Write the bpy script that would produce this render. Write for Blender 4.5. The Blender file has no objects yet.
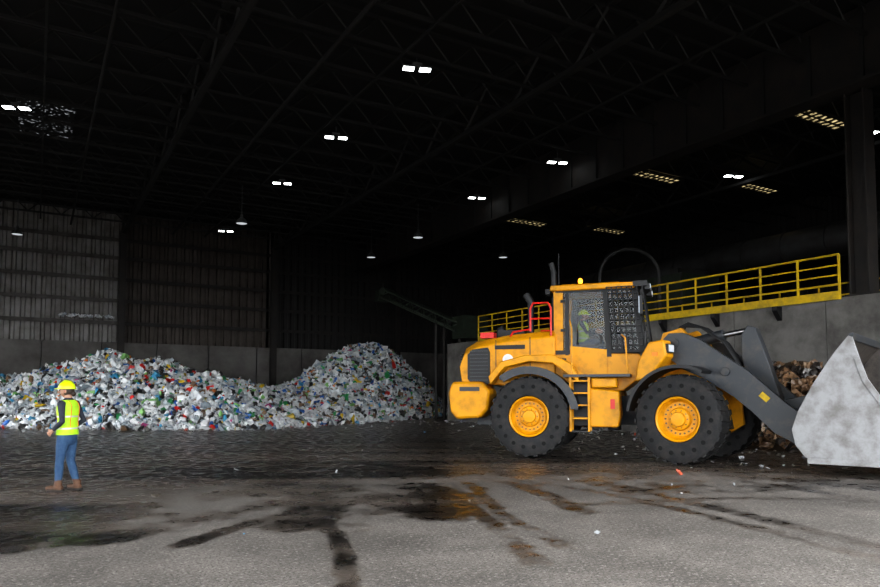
import bpy, bmesh, math, random
import numpy as np
from mathutils import Vector, Matrix, noise
random.seed(7); np.random.seed(7)
S=bpy.context.scene
COL=S.collection
# ------------------------------------------------------------------ materials
def new_mat(name):
    m=bpy.data.materials.new(name); m.use_nodes=True
    nt=m.node_tree; b=nt.nodes['Principled BSDF']
    return m,nt,b
def mat(name,c,rough=.5,metal=0,c2=None,scale=3,lo=.4,hi=.65,bump=0,bscale=30,emit=None,es=0,alpha=1,coat=0,spec=None):
    m,nt,b=new_mat(name); N=nt.nodes;L=nt.links
    b.inputs['Base Color'].default_value=(*c,1); b.inputs['Roughness'].default_value=rough
    b.inputs['Metallic'].default_value=metal; b.inputs['Alpha'].default_value=alpha
    if spec is not None: b.inputs['Specular IOR Level'].default_value=spec
    if coat: b.inputs['Coat Weight'].default_value=coat
    tc=N.new('ShaderNodeTexCoord')
    if c2 is not None:
        n=N.new('ShaderNodeTexNoise'); n.inputs['Scale'].default_value=scale; n.inputs['Detail'].default_value=8
        n.inputs['Roughness'].default_value=.65
        L.new(tc.outputs['Object'],n.inputs['Vector'])
        r=N.new('ShaderNodeMapRange'); r.inputs['From Min'].default_value=lo; r.inputs['From Max'].default_value=hi
        L.new(n.outputs['Fac'],r.inputs['Value'])
        mx=N.new('ShaderNodeMix'); mx.data_type='RGBA'
        mx.inputs['A'].default_value=(*c,1); mx.inputs['B'].default_value=(*c2,1)
        L.new(r.outputs['Result'],mx.inputs['Factor']); L.new(mx.outputs['Result'],b.inputs['Base Color'])
    if bump:
        n=N.new('ShaderNodeTexNoise'); n.inputs['Scale'].default_value=bscale; n.inputs['Detail'].default_value=5
        L.new(tc.outputs['Object'],n.inputs['Vector'])
        bp=N.new('ShaderNodeBump'); bp.inputs['Strength'].default_value=bump; bp.inputs['Distance'].default_value=.02
        L.new(n.outputs['Fac'],bp.inputs['Height']); L.new(bp.outputs['Normal'],b.inputs['Normal'])
    if emit:
        b.inputs['Emission Color'].default_value=(*emit,1); b.inputs['Emission Strength'].default_value=es
    return m
M={}
M['yellow']=mat('yellow_paint',(.72,.315,.003),.42,c2=(.30,.135,.012),scale=2.6,lo=.47,hi=.8,spec=.35)
M['grey']=mat('dark_grey_paint',(.036,.040,.046),.45,c2=(.08,.07,.06),scale=4,lo=.5,hi=.75)
M['black']=mat('black_plastic',(.012,.012,.013),.5)
M['rubber']=mat('tyre_rubber',(.012,.012,.013),.75,c2=(.038,.032,.028),scale=5,lo=.45,hi=.8,bump=.3,bscale=25)
M['hole_shade']=mat('tyre_hole_shade',(.003,.003,.003),.9)
M['glass']=mat('cab_glass',(.02,.03,.032),.06,alpha=.30)
M['mirror']=mat('mirror_glass',(.2,.22,.24),.08,metal=1)
M['red']=mat('red_paint',(.65,.02,.012),.4)
M['chrome']=mat('steel_rod',(.4,.4,.4),.3,metal=1)
M['white']=mat('white_sticker',(.75,.75,.75),.5)
M['bucketside']=mat('worn_bucket_steel',(.30,.30,.305),.48,metal=.3,c2=(.17,.16,.155),scale=3.0,lo=.42,hi=.66,bump=.15,bscale=9)
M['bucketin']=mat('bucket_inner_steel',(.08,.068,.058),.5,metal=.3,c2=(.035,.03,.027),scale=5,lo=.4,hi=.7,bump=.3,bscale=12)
M['lamp_off']=mat('lamp_glass',(.7,.72,.75),.15)
M['tail']=mat('tail_lens',(.5,.03,.01),.3)
M['beacon']=mat('beacon_lens',(.9,.35,.02),.3,emit=(1,.30,.02),es=5)
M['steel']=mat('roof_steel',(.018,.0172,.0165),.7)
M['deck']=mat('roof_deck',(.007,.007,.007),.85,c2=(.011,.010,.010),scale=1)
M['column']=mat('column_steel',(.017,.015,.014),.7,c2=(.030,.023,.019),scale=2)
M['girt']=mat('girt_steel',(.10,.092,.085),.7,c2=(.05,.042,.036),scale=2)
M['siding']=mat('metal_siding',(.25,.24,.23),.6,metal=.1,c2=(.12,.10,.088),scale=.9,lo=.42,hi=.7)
M['siding2']=mat('darker_rusty_siding',(.085,.070,.060),.65,metal=.1,c2=(.04,.028,.022),scale=.9,lo=.42,hi=.7)  # middle bay: darker base tone with rust mottling
M['siding3']=mat('darkest_siding',(.022,.020,.019),.7,c2=(.014,.012,.011),scale=.9,lo=.42,hi=.7)  # bays further right: darkest base tone of the siding
M['siding_d']=mat('dark_siding',(.03,.028,.027),.7,c2=(.02,.018,.017),scale=.9)
M['conc']=mat('wall_concrete',(.21,.20,.185),.85,c2=(.06,.055,.050),scale=.8,lo=.38,hi=.7,bump=.3,bscale=12)
M['concd']=mat('push_wall_concrete',(.17,.16,.15),.85,c2=(.07,.062,.057),scale=.6,lo=.35,hi=.7)
M['rail']=mat('railing_yellow',(.70,.47,.01),.5,c2=(.42,.29,.03),scale=3,spec=.3)
M['green']=mat('machine_green',(.030,.046,.028),.6,c2=(.02,.022,.015),scale=2)
M['duct']=mat('duct_metal',(.05,.05,.05),.5,metal=.3,c2=(.03,.027,.025),scale=1.5)
M['led']=mat('led_panel',(1,1,1),.5,emit=(.95,1,1),es=9)
M['bay']=mat('high_bay_lens',(.6,.6,.6),.4,emit=(.9,.95,1),es=.5)
M['fixture']=mat('fixture_body',(.08,.08,.08),.5)
M['jeans']=mat('denim',(.022,.058,.13),.85,c2=(.04,.09,.17),scale=14,bump=.3,bscale=60)
M['shirt']=mat('navy_shirt',(.02,.024,.035),.85,c2=(.035,.04,.055),scale=10)
M['skin']=mat('skin',(.42,.23,.15),.55)
M['hair']=mat('dark_hair',(.03,.018,.012),.6)
M['boot']=mat('leather_boot',(.13,.06,.03),.7,c2=(.07,.035,.02),scale=20)
M['sole']=mat('boot_sole',(.02,.018,.016),.8)
M['helmet']=mat('hard_hat',(.66,.84,.01),.3)
M['vest']=mat('hi_vis_vest',(.50,.85,.02),.7,c2=(.38,.68,.03),scale=9)
M['orange']=mat('vest_tape_orange',(.85,.25,.03),.6)
M['silver']=mat('vest_tape_silver',(.6,.6,.58),.35,metal=.3)
M['eye']=mat('eye',(.02,.015,.01),.2)
M['lips']=mat('lips',(.38,.13,.10),.5)
M['belt']=mat('conveyor_belt',(.02,.02,.02),.8)
M['yard']=mat('yard_asphalt',(.07,.068,.065),.9,c2=(.05,.048,.045),scale=.4)

# ------------------------------------------------------------------ geometry builder
class G:
    def __init__(s): s.v=[];s.f=[];s.mi=[];s.mats=[]
    def add(s,v,f,m):
        if m not in s.mats: s.mats.append(m)
        k=s.mats.index(m); o=len(s.v)
        s.v+= [tuple(p) for p in v]; s.f+=[tuple(i+o for i in q) for q in f]; s.mi+=[k]*len(f)
    def box(s,c,d,m,rot=None):
        x,y,z=[q/2 for q in d]
        V=[Vector((a*x,b*y,e*z)) for a in(-1,1) for b in(-1,1) for e in(-1,1)]
        if rot is not None:
            from mathutils import Euler
            R=Euler(rot).to_matrix(); V=[R@p for p in V]
        V=[p+Vector(c) for p in V]
        s.add(V,[(0,1,3,2),(4,6,7,5),(0,4,5,1),(2,3,7,6),(0,2,6,4),(1,5,7,3)],m)
    def tube(s,pts,r,m,n=10,caps=True,flat=1):
        pts=[Vector(p) for p in pts]; R=r if isinstance(r,(list,tuple)) else [r]*len(pts)
        up=None;V=[];F=[]
        for i,p in enumerate(pts):
            if i==0:t=pts[1]-p
            elif i==len(pts)-1:t=p-pts[i-1]
            else:t=(pts[i+1]-p).normalized()+(p-pts[i-1]).normalized()
            t.normalize()
            if up is None:
                a=Vector((0,0,1)) if abs(t.z)<.9 else Vector((1,0,0))
                up=(a-t*a.dot(t)).normalized()
            else: up=(up-t*up.dot(t)).normalized()
            sd=t.cross(up)
            for k in range(n):
                an=2*math.pi*k/n
                V.append(p+up*math.cos(an)*R[i]*flat+sd*math.sin(an)*R[i])
        for i in range(len(pts)-1):
            for k in range(n):
                F.append((i*n+k,i*n+(k+1)%n,(i+1)*n+(k+1)%n,(i+1)*n+k))
        if caps: F.append(tuple(range(n))[::-1]); F.append(tuple(range((len(pts)-1)*n,len(pts)*n)))
        s.add(V,F,m)
    def bar(s,a,b,w,m): s.tube([a,b],w*.707,m,n=4)
    def prism(s,poly,y0,y1,m):
        n=len(poly)
        V=[(p[0],y0,p[1]) for p in poly]+[(p[0],y1,p[1]) for p in poly]
        F=[tuple(range(n)),tuple(range(n,2*n))[::-1]]+[(i,i+n,(i+1)%n+n,(i+1)%n) for i in range(n)]
        s.add(V,F,m)
    def prismz(s,poly,z0,z1,m):
        n=len(poly)
        V=[(p[0],p[1],z0) for p in poly]+[(p[0],p[1],z1) for p in poly]
        F=[tuple(range(n))[::-1],tuple(range(n,2*n))]+[(i,(i+1)%n,(i+1)%n+n,i+n) for i in range(n)]
        s.add(V,F,m)
    def lathe(s,prof,c,m,n=48,closed=False):  # axis Y; prof=[(r,y)]
        V=[];F=[];k=len(prof)
        for i in range(n):
            a=2*math.pi*i/n
            for r,y in prof: V.append((c[0]+r*math.cos(a),c[1]+y,c[2]+r*math.sin(a)))
        for i in range(n):
            j=(i+1)%n
            for q in range(k-1 if not closed else k):
                q2=(q+1)%k
                F.append((i*k+q,i*k+q2,j*k+q2,j*k+q))
        s.add(V,F,m)
    def sphere(s,c,r,m,nu=20,nv=12,fn=None):
        r=r if isinstance(r,(tuple,list)) else (r,r,r)
        V=[];F=[]
        for j in range(nv+1):
            th=math.pi*j/nv
            for i in range(nu):
                ph=2*math.pi*i/nu
                p=Vector((math.sin(th)*math.cos(ph),math.sin(th)*math.sin(ph),math.cos(th)))
                if fn: p=fn(p)
                V.append((c[0]+p.x*r[0],c[1]+p.y*r[1],c[2]+p.z*r[2]))
        for j in range(nv):
            for i in range(nu):
                F.append((j*nu+i,(j+1)*nu+i,(j+1)*nu+(i+1)%nu,j*nu+(i+1)%nu))
        s.add(V,F,m)
    def loft(s,secs,m,n=24,power=2.3):  # secs: (cx,cy,z,rx,ry)
        V=[];F=[]
        for cx,cy,z,rx,ry in secs:
            for k in range(n):
                a=2*math.pi*k/n; c=math.cos(a); d=math.sin(a)
                V.append((cx+rx*math.copysign(abs(c)**(2/power),c),cy+ry*math.copysign(abs(d)**(2/power),d),z))
        for i in range(len(secs)-1):
            for k in range(n): F.append((i*n+k,i*n+(k+1)%n,(i+1)*n+(k+1)%n,(i+1)*n+k))
        F.append(tuple(range(n))[::-1]); F.append(tuple(range((len(secs)-1)*n,len(secs)*n)))
        s.add(V,F,m)
    def build(s,name,parent=None,loc=(0,0,0),rz=0,bevel=0,smooth=True,recalc=True):
        me=bpy.data.meshes.new(name); me.from_pydata(s.v,[],s.f)
        for m in s.mats: me.materials.append(m)
        me.polygons.foreach_set('material_index',s.mi)
        if recalc:
            bm=bmesh.new(); bm.from_mesh(me)
            bmesh.ops.recalc_face_normals(bm,faces=bm.faces); bm.to_mesh(me); bm.free()
        if smooth:
            me.polygons.foreach_set('use_smooth',[True]*len(me.polygons))
            me.set_sharp_from_angle(angle=math.radians(35))
        me.update()
        o=bpy.data.objects.new(name,me); COL.objects.link(o); o.location=loc; o.rotation_euler=(0,0,rz)
        if parent: o.parent=parent
        if bevel:
            b=o.modifiers.new('bevel','BEVEL'); b.width=bevel; b.segments=2; b.limit_method='ANGLE'; b.angle_limit=math.radians(40)
        return o
def empty(name,loc=(0,0,0),rz=0,parent=None):
    e=bpy.data.objects.new(name,None); COL.objects.link(e); e.location=loc; e.rotation_euler=(0,0,rz)
    e.empty_display_size=.3
    if parent:e.parent=parent
    return e

# ------------------------------------------------------------------ floor with tyre tracks / dirt attribute
def seg_d(px,py,a,b):
    ax,ay=a;bx,by=b;dx,dy=bx-ax,by-ay
    t=np.clip(((px-ax)*dx+(py-ay)*dy)/(dx*dx+dy*dy),0,1)
    return np.hypot(px-ax-t*dx,py-ay-t*dy)
def smooth_path(P,n=8):
    out=[]
    for i in range(len(P)-1):
        p0=P[max(i-1,0)];p1=P[i];p2=P[i+1];p3=P[min(i+2,len(P)-1)]
        for k in range(n):
            t=k/n
            out.append(tuple(.5*((2*p1[q])+(-p0[q]+p2[q])*t+(2*p0[q]-5*p1[q]+4*p2[q]-p3[q])*t*t+(-p0[q]+3*p1[q]-3*p2[q]+p3[q])*t**3) for q in range(2)))
    out.append(P[-1]); return out
xs=np.concatenate([np.linspace(-16,-3,14),np.arange(-2.6,19,.08),np.linspace(19.5,38,14)])
ys=np.concatenate([np.linspace(-12,1.5,12),np.arange(1.7,22,.08),np.arange(22.4,46.5,.8)])
XX,YY=np.meshgrid(xs,ys,indexing='ij'); fx=XX.ravel(); fy=YY.ravel()
dep=.509*fx+.861*fy; lat=.861*fx-.509*fy
nz=np.array([noise.noise(Vector((a*.35,b*.35,3)))+.5*noise.noise(Vector((a*1.1,b*1.1,9)))+.3*noise.noise(Vector((a*3,b*3,1))) for a,b in zip(fx,fy)])
base=np.clip((dep+nz*3.2-9.9+.26*np.clip(-lat,-2,6))/2.6,0,.9)
def trk(P,w,st,base,soft=.9):
    P=smooth_path(P); d=np.full_like(fx,99.)
    for a,b in zip(P[:-1],P[1:]): d=np.minimum(d,seg_d(fx,fy,a,b))
    k=np.clip(1-(d-w*.5)/(w*soft),0,1)*st*np.clip(.85+nz*.8,0,1.1)
    return np.maximum(base,k)
T=[([(2.0,4.3),(2.09,4.91),(2.54,6.08),(2.88,7.33),(3.11,8.8),(3.07,10.3),(2.65,11.7),(1.74,13.0),(.6,14)],.11,.85),
   ([(2.6,7.6),(3.2,8.6),(3.6,10.2),(3.4,12.6),(2.4,14.5)],.42,1.0),
   ([(3.86,4.85),(4.62,6.66),(5.25,8.59),(5.54,10.7),(4.9,13),(3.16,15.9)],.15,.9),
   ([(4.4,7.4),(5.0,8.3),(5.3,9.5),(5,11.5)],.5,1.0),
   ([(4.5,5.2),(5.0,6.9),(5.7,8.4),(6.4,10.2),(6.4,13)],.13,.85),
   ([(6.0,6.6),(6.6,8.2),(6.9,10),(6.2,13)],.2,.8),
   ([(.6,7.9),(1.7,8.6),(2.6,9.2),(3.6,9.6)],.34,1.0),
   ([(1.3,7.2),(2.2,8.0),(3.2,8.5),(4.4,9)],.15,.85),
   ([(.2,10.0),(1.2,10.2),(2.6,10.4),(4,10.2)],.65,1.05),
   ([(7,3),(7.6,5.5),(8,8),(7.6,11)],.18,.6),
   ([(6.4,2.6),(7.1,5.5),(7.4,8),(7.1,11)],.14,.55),
   ([(9.5,4.3),(10.3,6.2),(10.3,8.5),(9,12)],.2,.7),
   ([(11,4.0),(11.3,6.2),(11,8.5),(9.5,12)],.2,.65),
   ([(6.5,7.0),(8.5,6.4),(11,4.8)],.16,.6)]
dirt=base
for P,w,st in T: dirt=trk(P,w,st,dirt)
wet=np.clip(1-np.hypot((fx+.4)/3.2,(fy-9.8)/2.1)+nz*.5,0,1)
dirt=np.maximum(dirt,np.clip(wet*4,0,1.15))
dk=np.clip(wet*2.6,0,1)
for P,w,st in T[:9]: dk=np.maximum(dk,trk(P,w*1.1,st,np.zeros_like(fx),1.6))
streak=np.array([noise.noise(Vector(((.861*a-.509*b)*.12,(.509*a+.861*b)*1.3,5))) for a,b in zip(fx,fy)])
tr2=np.zeros_like(fx)
for (P,w) in [([(-2.6,12.8),(1.5,14.0),(5,14.3),(9,12.0),(12,9),(15,5)],.25),([(-2.6,15),(1.5,15.8),(6,15.8),(9.5,13.6),(13,10),(16,5)],.3),([(-2,19),(3,19),(8,17),(11,14.6)],.35),([(-2,21.5),(5,21.2),(10,19),(14,17)],.4),([(6,9),(9,8),(13,4)],.2),([(5.8,12.5),(9,9.6),(14.5,4.4)],.25),([(1,12.5),(4.5,12.8),(8,10.6),(12,6.5)],.2)]:
    P=smooth_path(P); d=np.full_like(fx,99.)
    for a,b in zip(P[:-1],P[1:]): d=np.minimum(d,seg_d(fx,fy,a,b))
    for q in(0,.55): tr2=np.maximum(tr2,np.clip(1-np.abs(d-q)/w,0,1)*np.clip(.7+nz,0,1))
streak=streak*.5+.52-tr2*.36-dk*.28
nx,ny=len(xs),len(ys)
idx=np.arange(nx*ny).reshape(nx,ny)
F=np.stack([idx[:-1,:-1],idx[1:,:-1],idx[1:,1:],idx[:-1,1:]],-1).reshape(-1,4)
me=bpy.data.meshes.new('floor'); me.from_pydata(np.stack([fx,fy,0*fx],1).tolist(),[],F.tolist())
at=me.attributes.new('dirt','FLOAT','POINT'); at.data.foreach_set('value',dirt.astype(np.float32))
at=me.attributes.new('streak','FLOAT','POINT'); at.data.foreach_set('value',streak.astype(np.float32))
fl=bpy.data.objects.new('floor',me); COL.objects.link(fl)
m,nt,b=new_mat('concrete_floor'); N=nt.nodes;L=nt.links
tc=N.new('ShaderNodeTexCoord')
def noi(sc,det=8,ro=.6):
    n=N.new('ShaderNodeTexNoise'); n.inputs['Scale'].default_value=sc;n.inputs['Detail'].default_value=det;n.inputs['Roughness'].default_value=ro
    L.new(tc.outputs['Object'],n.inputs['Vector']); return n
def mr(src,a,b_,c=0,d=1):
    r=N.new('ShaderNodeMapRange'); r.inputs['From Min'].default_value=a;r.inputs['From Max'].default_value=b_
    r.inputs['To Min'].default_value=c;r.inputs['To Max'].default_value=d; L.new(src,r.inputs['Value']); return r.outputs['Result']
def mixc(f,a,b_):
    x=N.new('ShaderNodeMix');x.data_type='RGBA'; L.new(f,x.inputs['Factor'])
    for s_,v in(('A',a),('B',b_)):
        if isinstance(v,tuple): x.inputs[s_].default_value=(*v,1)
        else: L.new(v,x.inputs[s_])
    return x.outputs['Result']
def math_(op,a,b_):
    x=N.new('ShaderNodeMath'); x.operation=op
    for i,v in enumerate((a,b_)):
        if isinstance(v,(int,float)): x.inputs[i].default_value=v
        else: L.new(v,x.inputs[i])
    return x.outputs[0]
ad=N.new('ShaderNodeAttribute'); ad.attribute_name='dirt'
as_=N.new('ShaderNodeAttribute'); as_.attribute_name='streak'
n1=noi(1.2); n2=noi(9,10,.8); n3=noi(45,4,.7); n4=noi(4,8,.7); n7=noi(22,6,.8); n0=noi(.5,6,.6)
conc=mixc(mr(n1.outputs['Fac'],.35,.7),(.24,.214,.19),(.13,.115,.102))
conc=mixc(mr(n0.outputs['Fac'],.48,.66),conc,(.11,.097,.085))
conc=mixc(mr(n3.outputs['Fac'],.5,.60),conc,(.055,.048,.042))
conc=mixc(mr(n7.outputs['Fac'],.54,.62),conc,(.37,.34,.305))
conc=mixc(mr(n2.outputs['Fac'],.53,.7),conc,(.08,.07,.062))
drt=mixc(mr(as_.outputs['Fac'],.25,.62),(.018,.014,.011),(.15,.122,.101))
drt=mixc(mr(n2.outputs['Fac'],.5,.72),drt,(.15,.122,.10))
drt=mixc(mr(n7.outputs['Fac'],.56,.68),drt,(.03,.024,.019))
drt=mixc(mr(as_.outputs['Fac'],.18,.34,1,0),drt,(.012,.009,.007))
n5=mr(n4.outputs['Fac'],.3,.7,-.25,.25); n6=mr(n2.outputs['Fac'],.3,.7,-.3,.3)
fac=math_('ADD',math_('ADD',ad.outputs['Fac'],math_('MULTIPLY',n5,1.2)),n6)
facc=mr(fac,.2,.72)
L.new(mixc(facc,conc,drt),b.inputs['Base Color'])
rg=mr(facc,0,1,.82,.46)
wetm=math_('MULTIPLY',facc,mr(n4.outputs['Fac'],.42,.58,0,.28))
L.new(math_('SUBTRACT',rg,wetm),b.inputs['Roughness'])
bp=N.new('ShaderNodeBump');bp.inputs['Distance'].default_value=.012
L.new(mr(facc,0,1,.4,.2),bp.inputs['Strength'])
L.new(math_('ADD',n3.outputs['Fac'],n2.outputs['Fac']),bp.inputs['Height']);L.new(bp.outputs['Normal'],b.inputs['Normal'])
me.materials.append(m)
g=G(); g.box((0,-81,-.06),(300,138,.1),M['yard']); g.box((-83,58,-.06),(134,140,.1),M['yard']); g.build('ground')

# ------------------------------------------------------------------ building shell
YB=45.0; XW=19.5; HJ=11.45
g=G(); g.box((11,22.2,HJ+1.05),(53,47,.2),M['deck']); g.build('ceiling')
def corrug(p0,p1,z0,z1,pitch=.3,d=.05):
    p0=Vector(p0);p1=Vector(p1);t=(p1-p0);n=int(math.ceil(t.length/pitch));t.normalize();nn=Vector((-t.y,t.x))
    V=[];F=[]
    for i in range(n):
        for a,o in((0,0),(.3,0),(.42,d),(.88,d),(1,0)):
            q=p0+t*pitch*(i+a)-nn*(o-d)
            V+= [(q.x,q.y,z0),(q.x,q.y,z1)]
    for i in range(len(V)//2-1): F.append((2*i,2*i+2,2*i+3,2*i+1))
    return V,F
g=G()
for xa,xb,mm_ in((-15.3,4.3,'siding'),(4.3,13.4,'siding2'),(13.3,37.3,'siding3')):  # siding tone steps down bay by bay from left to right
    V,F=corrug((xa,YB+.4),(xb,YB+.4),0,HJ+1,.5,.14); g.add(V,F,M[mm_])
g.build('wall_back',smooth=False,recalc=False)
g=G(); 
for p0,p1,z0,z1 in(((-15,-1),(-15,4),0,HJ+1),((-15,34),(-15,YB+.6),0,HJ+1),((-15,4),(-15,34),7.2,HJ+1)):
    V,F=corrug(p0,p1,z0,z1); g.add(V,F,M['siding_d'])
g.build('wall_left',smooth=False,recalc=False)
V,F=corrug((37,-1.2),(37,YB+.6),0,HJ+1); g=G(); g.add(V,F,M['siding_d']); g.build('wall_right',smooth=False,recalc=False)
g=G(); g.box((11,-1.1,10.4),(52,.2,4.2),M['siding_d']); g.box((29,-1.1,4.2),(16,.2,8.4),M['siding_d']); g.build('wall_front')
g=G()
for x0 in np.arange(-15,37,3.05):
    g.box((x0+1.51,YB-.1,2.25),(3.0,.6,4.5),M['concd'])
g.build('concrete_push_wall',bevel=.02)
g=G()
for z in(5.75,7.1,8.4,9.7,10.8):
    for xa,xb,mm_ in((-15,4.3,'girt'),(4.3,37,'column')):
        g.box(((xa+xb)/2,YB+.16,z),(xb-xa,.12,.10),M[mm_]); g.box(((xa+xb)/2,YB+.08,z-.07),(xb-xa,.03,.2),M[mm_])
g.build('wall_girts')
g=G()
for x in(-14,-4.8,4.3,13.45,22.6,31.7):
    for dx in(-.22,.22): g.box((x,YB-.62+dx,5.6),(.34,.03,11.2),M['column'])
    g.box((x,YB-.62,5.6),(.03,.44,11.2),M['column'])
g.build('building_columns')
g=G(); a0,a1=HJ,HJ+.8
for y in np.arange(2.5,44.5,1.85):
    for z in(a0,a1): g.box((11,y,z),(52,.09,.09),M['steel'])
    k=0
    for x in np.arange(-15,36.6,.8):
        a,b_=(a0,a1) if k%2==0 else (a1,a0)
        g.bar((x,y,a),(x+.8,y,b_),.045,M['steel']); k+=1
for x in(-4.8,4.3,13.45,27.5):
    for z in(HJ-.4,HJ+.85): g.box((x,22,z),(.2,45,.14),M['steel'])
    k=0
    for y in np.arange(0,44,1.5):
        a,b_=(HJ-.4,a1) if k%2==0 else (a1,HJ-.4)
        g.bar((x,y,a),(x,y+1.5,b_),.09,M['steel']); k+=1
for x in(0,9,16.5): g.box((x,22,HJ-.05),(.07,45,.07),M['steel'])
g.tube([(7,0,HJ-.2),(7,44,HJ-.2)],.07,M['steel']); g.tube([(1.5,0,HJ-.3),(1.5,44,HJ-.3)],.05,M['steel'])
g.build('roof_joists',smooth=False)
g=G(); g.box((XW+.25,22,11.2),(.35,45,2.2),M['column'])
for y in np.arange(1,44,1.5): g.box((XW+.04,y,11.1),(.08,.1,2.0),M['steel'])
g.box((XW+.1,22,10.1),(.7,45,.1),M['column'])
g.build('side_bay_header')
def hcol(name,x,y,z0,z1,w=.5):
    g=G()
    for dy in(-w/2,w/2): g.box((x,y+dy,(z0+z1)/2),(w,.05,z1-z0),M['column'])
    g.box((x,y,(z0+z1)/2),(.04,w,z1-z0),M['column']); g.box((x,y,z0+.03),(w+.2,w+.2,.06),M['column'])
    g.build(name)
hcol('steel_column',XW+.45,10.35,4.21,10.04,.5)
g=G(); y=-.8
while y<29.5:
    g.box((XW+.2,y+1.5,2.1),(.4,2.98,4.2),M['conc']); y+=3
g.build('wall_platform',bevel=.015)
g=G(); g.box((28.35,15.7,4.05),(16.86,33,.3),M['concd']); g.build('platform_deck')
g=G(); y0,y1=10.75,29.0; zt=5.42
for z in(zt,5.12,4.84,4.56): g.tube([(XW-.06,y0,z),(XW-.06,y1,z)],.026 if z!=zt else .034,M['rail'],n=8)
g.box((XW-.08,(y0+y1)/2,4.26),(.05,y1-y0,.24),M['rail'])
g.box((XW-.03,(y0+y1)/2,4.22),(.12,y1-y0,.04),M['rail'])
yy=y0
while yy<=y1+.01:
    g.box((XW-.06,yy,4.78),(.055,.055,1.28),M['rail']); yy+=(y1-y0)/15
for yy in(12.6,14.8,17,19.2,21.4):
    g.prism([(XW-.02,4.12),(XW-.28,4.12),(XW-.28,4.0),(XW-.02,3.7)],yy-.08,yy+.08,M['black'])
g.build('platform_railing')
g=G()
for z in(5.3,4.9): g.tube([(24,8,z),(24,20,z)],.03,M['rail'],n=6)
for yy in np.arange(8,20.1,1.5): g.box((24,yy,4.76),(.05,.05,1.1),M['rail'])
g.build('catwalk_railing')
g=G()
g.box((26.5,23.5,5.9),(2.6,5,2.2),M['green']); g.box((26.5,23.5,7.15),(2.2,4.2,.3),M['duct'])
for yy in(21,22.5,24,25.5): g.box((25.16,yy,5.9),(.06,.1,2.2),M['duct'])
for yy in(21.3,25.8):
    for xx in(25.5,27.5): g.box((xx,yy,4.5),(.2,.2,.59),M['column'])
g.build('sorting_machine',bevel=.02)
g=G(); g.tube([(29.5,12,8.1),(29.5,34,8.1)],.75,M['duct'],n=24)
for yy in np.arange(12.5,34,2): g.tube([(29.5,yy,8.1),(29.5,yy+.08,8.1)],.8,M['duct'],n=24)
for yy in(14,20,26,32): g.box((29.5,yy,5.8),(.15,.15,3.16),M['column'])
g.build('ventilation_duct')
g=G()
P=[(22.0+1.35*(1-math.cos(a))*.861,22.9-1.35*(1-math.cos(a))*.509,6.8+1.25*math.sin(a)) for a in np.linspace(0,math.pi,20)]
P=[(P[0][0],P[0][1],4.21)]+P+[(P[-1][0],P[-1][1],4.21)]
g.tube(P,.09,M['duct']); g.build('dust_pipe_arch')
g=G(); A=Vector((21.6,33.6,4.9)); B=Vector((18.6,38.2,7.4)); d=(B-A).normalized(); sd=Vector((d.y,-d.x,0)).normalized(); up=sd.cross(d)
for s_ in(-.55,.55):
    for u_ in(0,.5): g.tube([A+sd*s_+up*u_,B+sd*s_+up*u_],.06,M['green'],n=6)
    n_=14
    for i in range(n_):
        a=A+(B-A)*(i/n_);b_=A+(B-A)*((i+1)/n_)
        g.tube([a+sd*s_+up*(.5*(i%2)),b_+sd*s_+up*(.5*((i+1)%2))],.035,M['green'],n=6)
bw=[A-sd*.5+up*.45,A+sd*.5+up*.45,B+sd*.5+up*.45,B-sd*.5+up*.45]
g.add(bw+[p+up*.05 for p in bw],[(0,1,2,3),(7,6,5,4),(0,4,5,1),(1,5,6,2),(2,6,7,3),(3,7,4,0)],M['belt'])
g.tube([B+sd*.6+up*.4,B-sd*.6+up*.4],.22,M['green'],n=16)
for t in(.02,.3): 
    q=A+(B-A)*t
    for s_ in(-.55,.55): g.bar(q+sd*s_,Vector((q.x+sd.x*s_,q.y+sd.y*s_,0)),.14,M['column'])
g.prism([(B.x-.5,B.z-.2),(B.x+.4,B.z-.2),(B.x+.3,B.z+.6),(B.x-.4,B.z+.5)],B.y-.1,B.y+.5,M['green'])
g.box((A.x+.2,A.y-.2,5.3),(1.7,1.2,1.3),M['green'])
g.build('inclined_conveyor')
def led(i,x,y,z=HJ-.22):
    g=G()
    for dx in(-.25,.25):
        g.box((dx,0,0),(.38,.28,.05),M['fixture']); g.box((dx,0,-.035),(.32,.23,.02),M['led'])
    g.box((0,0,.08),(.3,.2,.12),M['fixture']); g.tube([(0,0,.1),(0,0,.4)],.015,M['fixture'],n=6)
    g.build('led_ceiling_light'+('' if i==0 else '.%03d'%i),loc=(x,y,z),rz=math.radians(-20))
LP=[(9.6,17.6),(9.6,24.0),(9.6,30.6),(9.6,41.5),(-.8,27),(18.7,21.9),(18.7,28),(26.7,19.3),(26.4,13.4)]
for i,(x,y) in enumerate(LP): led(i,x,y)
def bay(i,x,y,z=9.7):
    g=G()
    V=[];n=20
    prof=[(.06,.35),(.08,.2),(.2,.1),(.27,-.1)]
    for k in range(n):
        a=2*math.pi*k/n
        for r,zz in prof: V.append((r*math.cos(a),r*math.sin(a),zz))
    F=[(k*4+q,k*4+q+1,((k+1)%n)*4+q+1,((k+1)%n)*4+q) for k in range(n) for q in range(3)]
    g.add(V,F,M['fixture']); g.tube([(0,0,-.09),(0,0,-.05)],.25,M['bay'],n=20); g.tube([(0,0,.3),(0,0,1.75)],.02,M['fixture'],n=6)
    g.build('high_bay_light'+('' if i==0 else '.%03d'%i),loc=(x,y,z))
for i,(x,y) in enumerate([(-1,40.8),(8.3,32.7),(17,31),(23.9,33),(17.1,37)]): bay(i,x,y)
m,nt,b=new_mat('dirty_skylight'); N=nt.nodes;L=nt.links; tc=N.new('ShaderNodeTexCoord')
n=N.new('ShaderNodeTexNoise');n.inputs['Scale'].default_value=5;n.inputs['Detail'].default_value=6;L.new(tc.outputs['Object'],n.inputs['Vector'])
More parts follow.
